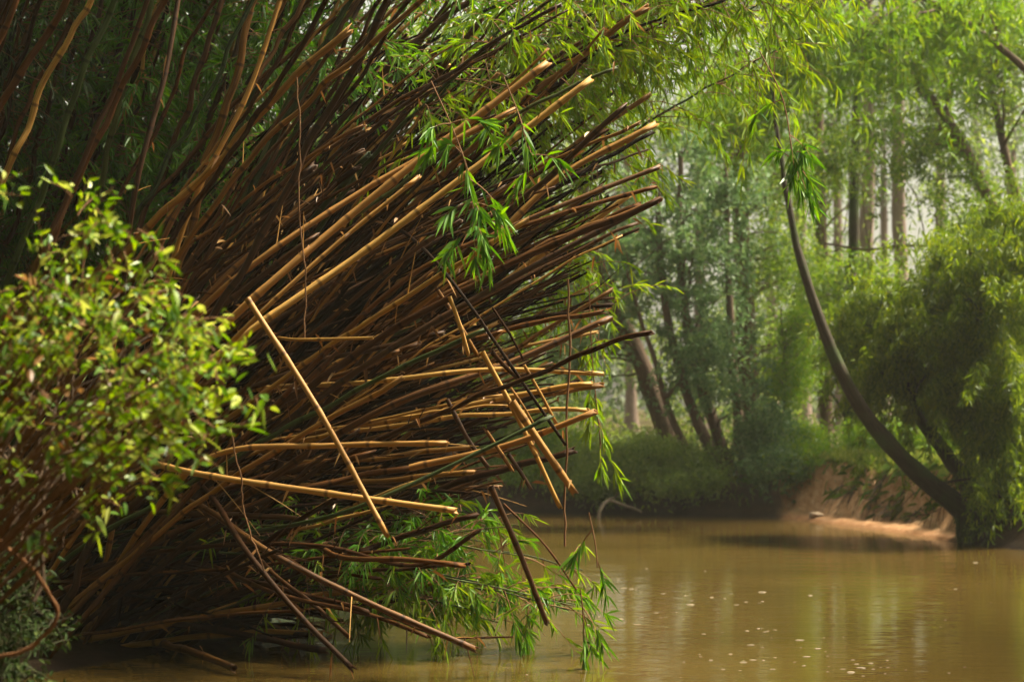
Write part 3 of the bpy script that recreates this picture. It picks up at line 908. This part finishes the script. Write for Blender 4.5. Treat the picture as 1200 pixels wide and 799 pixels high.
tree('young_tree', 'young yellow green sapling beside the dark trunk on the far bank', [
    ([G(925, 36.5), P(922, 500, 36.5), P(918, 430, 36.5), P(915, 360, 36.5)], .05, .015)],
    [(P(925, 440, 36.5), (.5, .6, .7), 1), (P(935, 380, 36.5), (.4, .5, .5), .6)], 46, 90, .2, .09, .02, M['bleaf_y'], M['bark'], droop=-.7)
for px, Y, lab in [(545, 39.5, 'leafy tree added on the far bank to block sky glare, behind the lower cane ends'), (430, 41, 'leafy tree added on the far bank to block sky glare, deep behind the clump')]:
    g = G(px, Y)  # trees added to keep white sky reflection off the water under the clump
    tree('added_bank_tree', lab, [([g, g + (.2, 0, 3), g + (.5, 0, 6), g + (.4, .2, 9)], .2, .06)],
         [(g + (0, 0, 6.5), (2.2, 1.6, 2.4), 3), (g + (0, -.4, 2.2), (2.0, 1.2, 1.8), 3)], 190, 80, .3, .12, .035, M['mid'], M['bark'], nlimb=60, strand=.5)
# tall straight trees in the haze behind
TALL = [(1012, 52, .25), (1060, 50, .23), (942, 56, .23), (905, 62, .22), (985, 66, .2), (1038, 72, .18), (1100, 64, .22), (820, 62, .22), (740, 66, .2), (1185, 60, .2), (1150, 72, .18), (965, 78, .2)]
TL = {1012: 'tall pale trunk with the brightest sky gap on its right, in the haze', 1060: 'thick tall straight trunk right of the brightest sky gap', 942: 'tall straight trunk in the haze left of the brightest sky gap'}
for px, Y, r in TALL:
    b = G(px, Y)
    top = b + np.array((R.normal(0, .4), R.normal(0, .4), 19 + R.normal(0, 1)))
    tree('tall_tree', TL.get(px, 'tall straight hazy tree in the wood behind the far bank'), [([b, (b * .5 + top * .5) + np.array((R.normal(0, .15), 0, 0)), top], r, r * .45)],
         [(b + (0, 0, 15.5), (2.2, 2.2, 3.5), 3), (b + (0, 0, 10), (1.8, 1.8, 2), 1)], 60, 90, .5, .16, .05, M['far'], M['bark_pale'], group='tall trees in the haze behind', nlimb=24)

# bushes along the far waterline
BUSH = [(700, 37.0, .9, .7, 'wood', 'round green bush at the left end of the far bank'),
        (748, 36.9, .9, .75, 'wood', 'bright green bush by the driftwood on the far bank'),
        (800, 36.1, .9, .65, 'wood', 'green bush left of the many stemmed tree at the water'),
        (905, 36.0, .6, .8, 'blue', 'blue green bush right of the many stemmed tree at the water'),
        (930, 36.2, .5, .6, 'bleaf_y', 'small yellow green bush at the left end of the grassy cut bank'),
        (640, 38.2, 1.1, 1.0, 'bleaf_y', 'green bush on the far bank half hidden by the hanging vine'),
        (560, 39, 1.5, 1.6, 'mid', 'green bush on the far bank behind the bamboo'),
        (1040, 36.5, .8, .6, 'bleaf_y', 'bright low bush behind the leaning trunk'),
        (1150, 34, 1.4, .9, 'bleaf_y', 'bright bush behind the stump of the leaning tree')]
for px, Y, w, h, m, lab in BUSH:
    g = G(px, Y, 0)
    tree('river_bush', lab, [([g, g + (.05, 0, h * .4), g + (.1, -.1, h)], .03, .01), ([g + (.1, 0, 0), g + (.3 * w, 0, h * .5), g + (.6 * w, -.1, h * .8)], .025, .008)],
         [(g + (0, 0, h * .55), (w, .7, h * .6), 3), (g + (0, -.9, h * .05), (w, .45, h * .35), 1.6)], 90, 110, .2, .10, .02, M[m], M['bark'], cat='bush', nlimb=24)

# middle wood: foliage mass between and behind the far bank trees
mb = MB()
n = 150000
c = np.stack([R.uniform(-16, 24, n), R.uniform(41, 48, n), 11.5 * R.random(n)], -1)
k = wav(c[:, 0] * .8, c[:, 2] * .9, 1.0) + .7 * wav(c[:, 0], c[:, 1] + c[:, 2], 1.3)
c = c[k + .05 * (5 - c[:, 2]) > -.15]
pxx = c[:, 0] / c[:, 1] * F + 600
gap = np.exp(-((pxx - 1040) / 88) ** 2) * sst(2.8, 5.2, c[:, 2])
c = c[R.random(len(c)) > gap * .95]
n = len(c)
mb.leaves(c, rdir(n, -.4), rdir(n, .7), R.uniform(.12, .24, n), R.uniform(.04, .07, n), R.random(n))
tag(mb.build('middle_wood', M['wood']), 'hazy pale green wood behind the far bank trees', 'wood', kind='stuff')
mb = MB()
n = 80000
c = np.stack([R.uniform(-45, 60, n), R.uniform(78, 100, n), 15 * R.random(n) ** 1.3], -1)
k = wav(c[:, 0] * .35, c[:, 2] * .4, 1.0) + .7 * wav(c[:, 0] * .5, c[:, 1], .8)
c = c[k + .06 * (6 - c[:, 2]) > .0]
pxx = c[:, 0] / c[:, 1] * F + 600
c = c[R.random(len(c)) > .92 * np.exp(-((pxx - 1040) / 80) ** 2) * sst(5, 9, c[:, 2])]
n = len(c)
mb.leaves(c, rdir(n, -.4), rdir(n, .7), R.uniform(.3, .55, n), R.uniform(.14, .25, n), R.random(n))
tag(mb.build('far_wood', M['far']), 'farthest pale wood fading in the haze', 'wood', kind='stuff')

mb = MB()  # out-of-frame tree walls and canopy, added to cut sky light on the clump
n = 70000
a = R.uniform(-.2, 1.25, n) * math.pi
c = np.stack([2 + R.uniform(13, 20, n) * np.cos(a), 8 - R.uniform(14, 24, n) * np.sin(a), 1 + 15 * R.random(n)], -1)
k = wav(c[:, 0] * .5 + c[:, 1] * .5, c[:, 2] * .6, 1.0)
c = c[(k > -.7) & (sd_river(c[:, 0], c[:, 1]) > -6)]
n = 36000
c2 = np.stack([R.uniform(-14, 16, n), R.uniform(-22, 5, n), R.uniform(11, 15, n)], -1)
c2 = c2[wav(c2[:, 0] * .5, c2[:, 1] * .5, 1.0) > -.7]
c = np.vstack([c, c2])
n = len(c)
mb.leaves(c, rdir(n, -.4), rdir(n, .7), R.uniform(.4, .7, n), R.uniform(.25, .4, n), R.random(n))
tag(mb.build('shading_wood', M['mid']), 'unseen leafy trees and canopy added round the near river to shade the clump', 'wood', kind='stuff')

# ------------------------------------------------------------------ grass, stones, driftwood, foam
R = np.random.default_rng(111)

mb = MB()
n = 60000
x = R.uniform(-4, 13, n); y = R.uniform(27, 46, n)
d = sd_river(x, y); e = eroded(x, y)
keep = (d > .35 + .55 * e + .12 * wav(x, y, 3)) & (wav(x, y, 1.3) > -.7 + .4 * R.random(n))
x, y = x[keep], y[keep]; n = len(x)
c = np.stack([x, y, ground(x, y) - .01], -1)
hh = R.uniform(.10, .34, n) * (1 + .4 * wav(x, y, 1.1))
mb.leaves(c, rdir(n) * .42 + np.array((0, -.12, 1)), rdir(n), hh, R.uniform(.012, .022, n), R.random(n), droop=.25)
n3 = 26000
x = R.uniform(4.6, 9.0, n3); y = R.uniform(29.5, 38, n3); d = sd_river(x, y)
k = d > .9 + .15 * wav(x, y, 3); x, y = x[k], y[k]; n3 = len(x)
mb.leaves(np.stack([x, y, ground(x, y) - .01], -1), rdir(n3) * .5 + np.array((0, -.15, 1)), rdir(n3), R.uniform(.12, .36, n3), R.uniform(.014, .026, n3), np.clip(R.normal(.75, .2, n3), 0, 1), droop=.3)
# grass hanging over the lip of the cut bank
n2 = 9000
x = R.uniform(4.6, 9.5, n2); y = R.uniform(28.5, 37, n2); d = sd_river(x, y)
k = (d > .7) & (d < 1.35); x, y = x[k], y[k]; n2 = len(x)
c = np.stack([x, y, ground(x, y)], -1)
mb.leaves(c, rdir(n2) * .5 + np.array((-.35, -.55, .35)), rdir(n2), R.uniform(.15, .4, n2), R.uniform(.012, .02, n2), R.random(n2), droop=.6)
tag(mb.build('grass', M['grass']), 'green grass along the top of the far bank', 'grass', kind='stuff')

ro = MB()
for k in range(60):   # bare roots hanging down the cut bank
    x = R.uniform(5.2, 7.0)
    y = np.interp(x, [5.0, 5.35, 5.75, 6.2, 6.55, 7], [34.2, 33.2, 32, 30.3, 28.7, 27.5])
    a = np.array((x + .75, y + .55, 0)); a[2] = gz(a[0], a[1])
    q = a + np.array((-.4, -.25, 0)) + R.normal(0, .08, 3); q[2] = gz(q[0], q[1]) + .03
    ro.tube(wobble(bez(a, (a + q) / 2 + np.array((-.06, -.06, .1)), q, 6), .05), np.linspace(.012, .004, 6), 4, .5)
tag(ro.build('bank_roots', M['bark']), 'thin bare roots hanging down the orange cut bank', 'roots', kind='stuff')


def rock(loc, s, lab):
    import bmesh
    bm = bmesh.new(); bmesh.ops.create_icosphere(bm, subdivisions=3, radius=1)
    for v in bm.verts:
        p = v.co
        k = 1 + .16 * math.sin(p.x * 4 + p.y * 3) + .12 * math.sin(p.z * 5 + p.x * 2) + .05 * math.sin(p.y * 11)
        v.co = Vector((p.x * s[0] * k, p.y * s[1] * k, p.z * s[2] * k))
    me = bpy.data.meshes.new('stone'); bm.to_mesh(me); bm.free()
    for p in me.polygons: p.use_smooth = True
    me.materials.append(M['stone'])
    o = bpy.data.objects.new('stone', me); COL.objects.link(o); o.location = [float(q) for q in loc]
    return tag(o, lab, 'stone')


rock((5.36, 33.8, gz(5.36, 33.8) + .03), (.12, .1, .06), 'pale flat stone at the waterline where the cut bank begins')

mb = MB()
dw = [P(702, 612, 34.7), P(703, 598, 34.7), P(711, 588, 34.8), P(730, 592, 34.9), P(752, 600, 34.9)]
sp = wobble(smooth_path(dw, 24), .03)
mb.tube(sp, np.linspace(.035, .02, 24), 7, .5)
mb.tube(wobble(smooth_path([sp[9], P(722, 582, 34.8), P(726, 574, 34.7)], 8), .02), np.linspace(.02, .006, 8), 5, .5)
tag(mb.build('driftwood', M['drift'], loc=sp[0]), 'pale bent driftwood branch at the far waterline', 'driftwood')

mb = MB()
for k in range(110):
    if k < 28: px, py = R.uniform(560, 1180), 640 + 150 * R.random() ** .7
    else:
        cx, cy = [(740, 690), (900, 745), (980, 770), (850, 775), (740, 720), (1020, 780), (880, 700)][k % 7]
        px, py = cx + R.normal(0, 38), min(797, cy + R.normal(0, 7))
    Y = 2 * F / (py - 477)
    x = (px - 600) / F * Y
    if sd_river(np.array([x]), np.array([Y]))[0] > -.2: continue
    r = .004 + .010 * R.random() ** 2 * (1 if R.random() < .88 else 1.7)
    th = np.arange(8) * math.pi / 4
    el = R.uniform(1.2, 4)
    ring = np.stack([x + r * el * np.cos(th) * R.uniform(.8, 1.2, 8), Y + r * np.sin(th) * R.uniform(.8, 1.2, 8), np.full(8, .002)], -1)
    inn = np.stack([x + (ring[:, 0] - x) * .55, Y + (ring[:, 1] - Y) * .55, np.full(8, .002 + r * .3)], -1)
    v = np.vstack([ring, inn])
    q = [(j, (j + 1) % 8, 8 + (j + 1) % 8, 8 + j) for j in range(8)] + [(8, 9, 10, 11), (8, 11, 12, 15), (12, 13, 14, 15)]
    mb.add(v, q, .5)
tag(mb.build('foam', M['foam']), 'small pale flecks of foam drifting on the brown river', 'foam', kind='stuff')

# ------------------------------------------------------------------ haze
def haze_box(x0, x1, y0, y1, z0, z1, dens, col):
    v = [(x, y, z) for x in (x0, x1) for y in (y0, y1) for z in (z0, z1)]
    f = [(0, 1, 3, 2), (4, 6, 7, 5), (0, 4, 5, 1), (2, 3, 7, 6), (0, 2, 6, 4), (1, 5, 7, 3)]
    me = bpy.data.meshes.new('haze'); me.from_pydata(v, [], f); me.update()
    m, nt, out = newmat('haze_air')
    pv = N_(nt, 'VolumePrincipled', Density=dens, Anisotropy=.3)
    pv.inputs['Color'].default_value = (*col, 1)
    nt.links.new(pv.outputs[0], out.inputs['Volume'])
    me.materials.append(m)
    o = bpy.data.objects.new('haze', me); COL.objects.link(o)
    tag(o, 'thin pale haze in the air over the river', 'haze', kind='stuff')


haze_box(-260, 260, -240, 300, -2.2, 26, .0004, (.97, .97, .90))

# ------------------------------------------------------------------ light
SUN_EL, SUN_AZ = math.radians(56), math.radians(75)      # azimuth measured from +Y towards +X
w = bpy.data.worlds.new('World'); S.world = w; w.use_nodes = True
nt = w.node_tree; bg = nt.nodes['Background']
sky = nt.nodes.new('ShaderNodeTexSky'); sky.sky_type = 'NISHITA'; sky.sun_disc = False
sky.sun_elevation = SUN_EL; sky.sun_rotation = SUN_AZ
sky.air_density = 1.0; sky.dust_density = 6.0; sky.ozone_density = 0.3
hs = nt.nodes.new('ShaderNodeHueSaturation'); hs.inputs['Saturation'].default_value = .25
tn = nt.nodes.new('ShaderNodeMixRGB'); tn.blend_type = 'MULTIPLY'; tn.inputs[0].default_value = 1; tn.inputs[2].default_value = (1, .955, .78, 1)
nt.links.new(sky.outputs[0], hs.inputs['Color']); nt.links.new(hs.outputs[0], tn.inputs[1]); nt.links.new(tn.outputs[0], bg.inputs[0]); bg.inputs[1].default_value = .07
ld = bpy.data.lights.new('sun', 'SUN'); ld.energy = 5.0; ld.angle = math.radians(10); ld.color = (1, .90, .70)
lo = bpy.data.objects.new('sun', ld); COL.objects.link(lo)
sd = Vector((math.cos(SUN_EL) * math.sin(SUN_AZ), math.cos(SUN_EL) * math.cos(SUN_AZ), math.sin(SUN_EL)))
lo.rotation_euler = sd.to_track_quat('Z', 'Y').to_euler(); lo.location = (10, 10, 20)

# ------------------------------------------------------------------ camera and render settings
cd = bpy.data.cameras.new('camera'); cam = bpy.data.objects.new('camera', cd); COL.objects.link(cam)
cam.location = CAM; cam.rotation_euler = (math.pi / 2 + TILT, 0, 0)
cd.sensor_width = 36; cd.lens = 36 * F / 1200; cd.clip_end = 2000; cd.clip_start = .1
cd.dof.use_dof = True; cd.dof.focus_distance = 14.4; cd.dof.aperture_fstop = 2.0
S.camera = cam
S.view_settings.view_transform = 'Standard'; S.view_settings.look = 'None'
S.view_settings.exposure = 1.95; S.view_settings.gamma = 1
S.render.engine = 'CYCLES'
cy = S.cycles
cy.max_bounces = 7; cy.diffuse_bounces = 3; cy.glossy_bounces = 2; cy.transmission_bounces = 4; cy.volume_bounces = 1; cy.transparent_max_bounces = 4
cy.use_denoising = True
cy.sample_clamp_indirect = 6
cy.caustics_reflective = False; cy.caustics_refractive = False
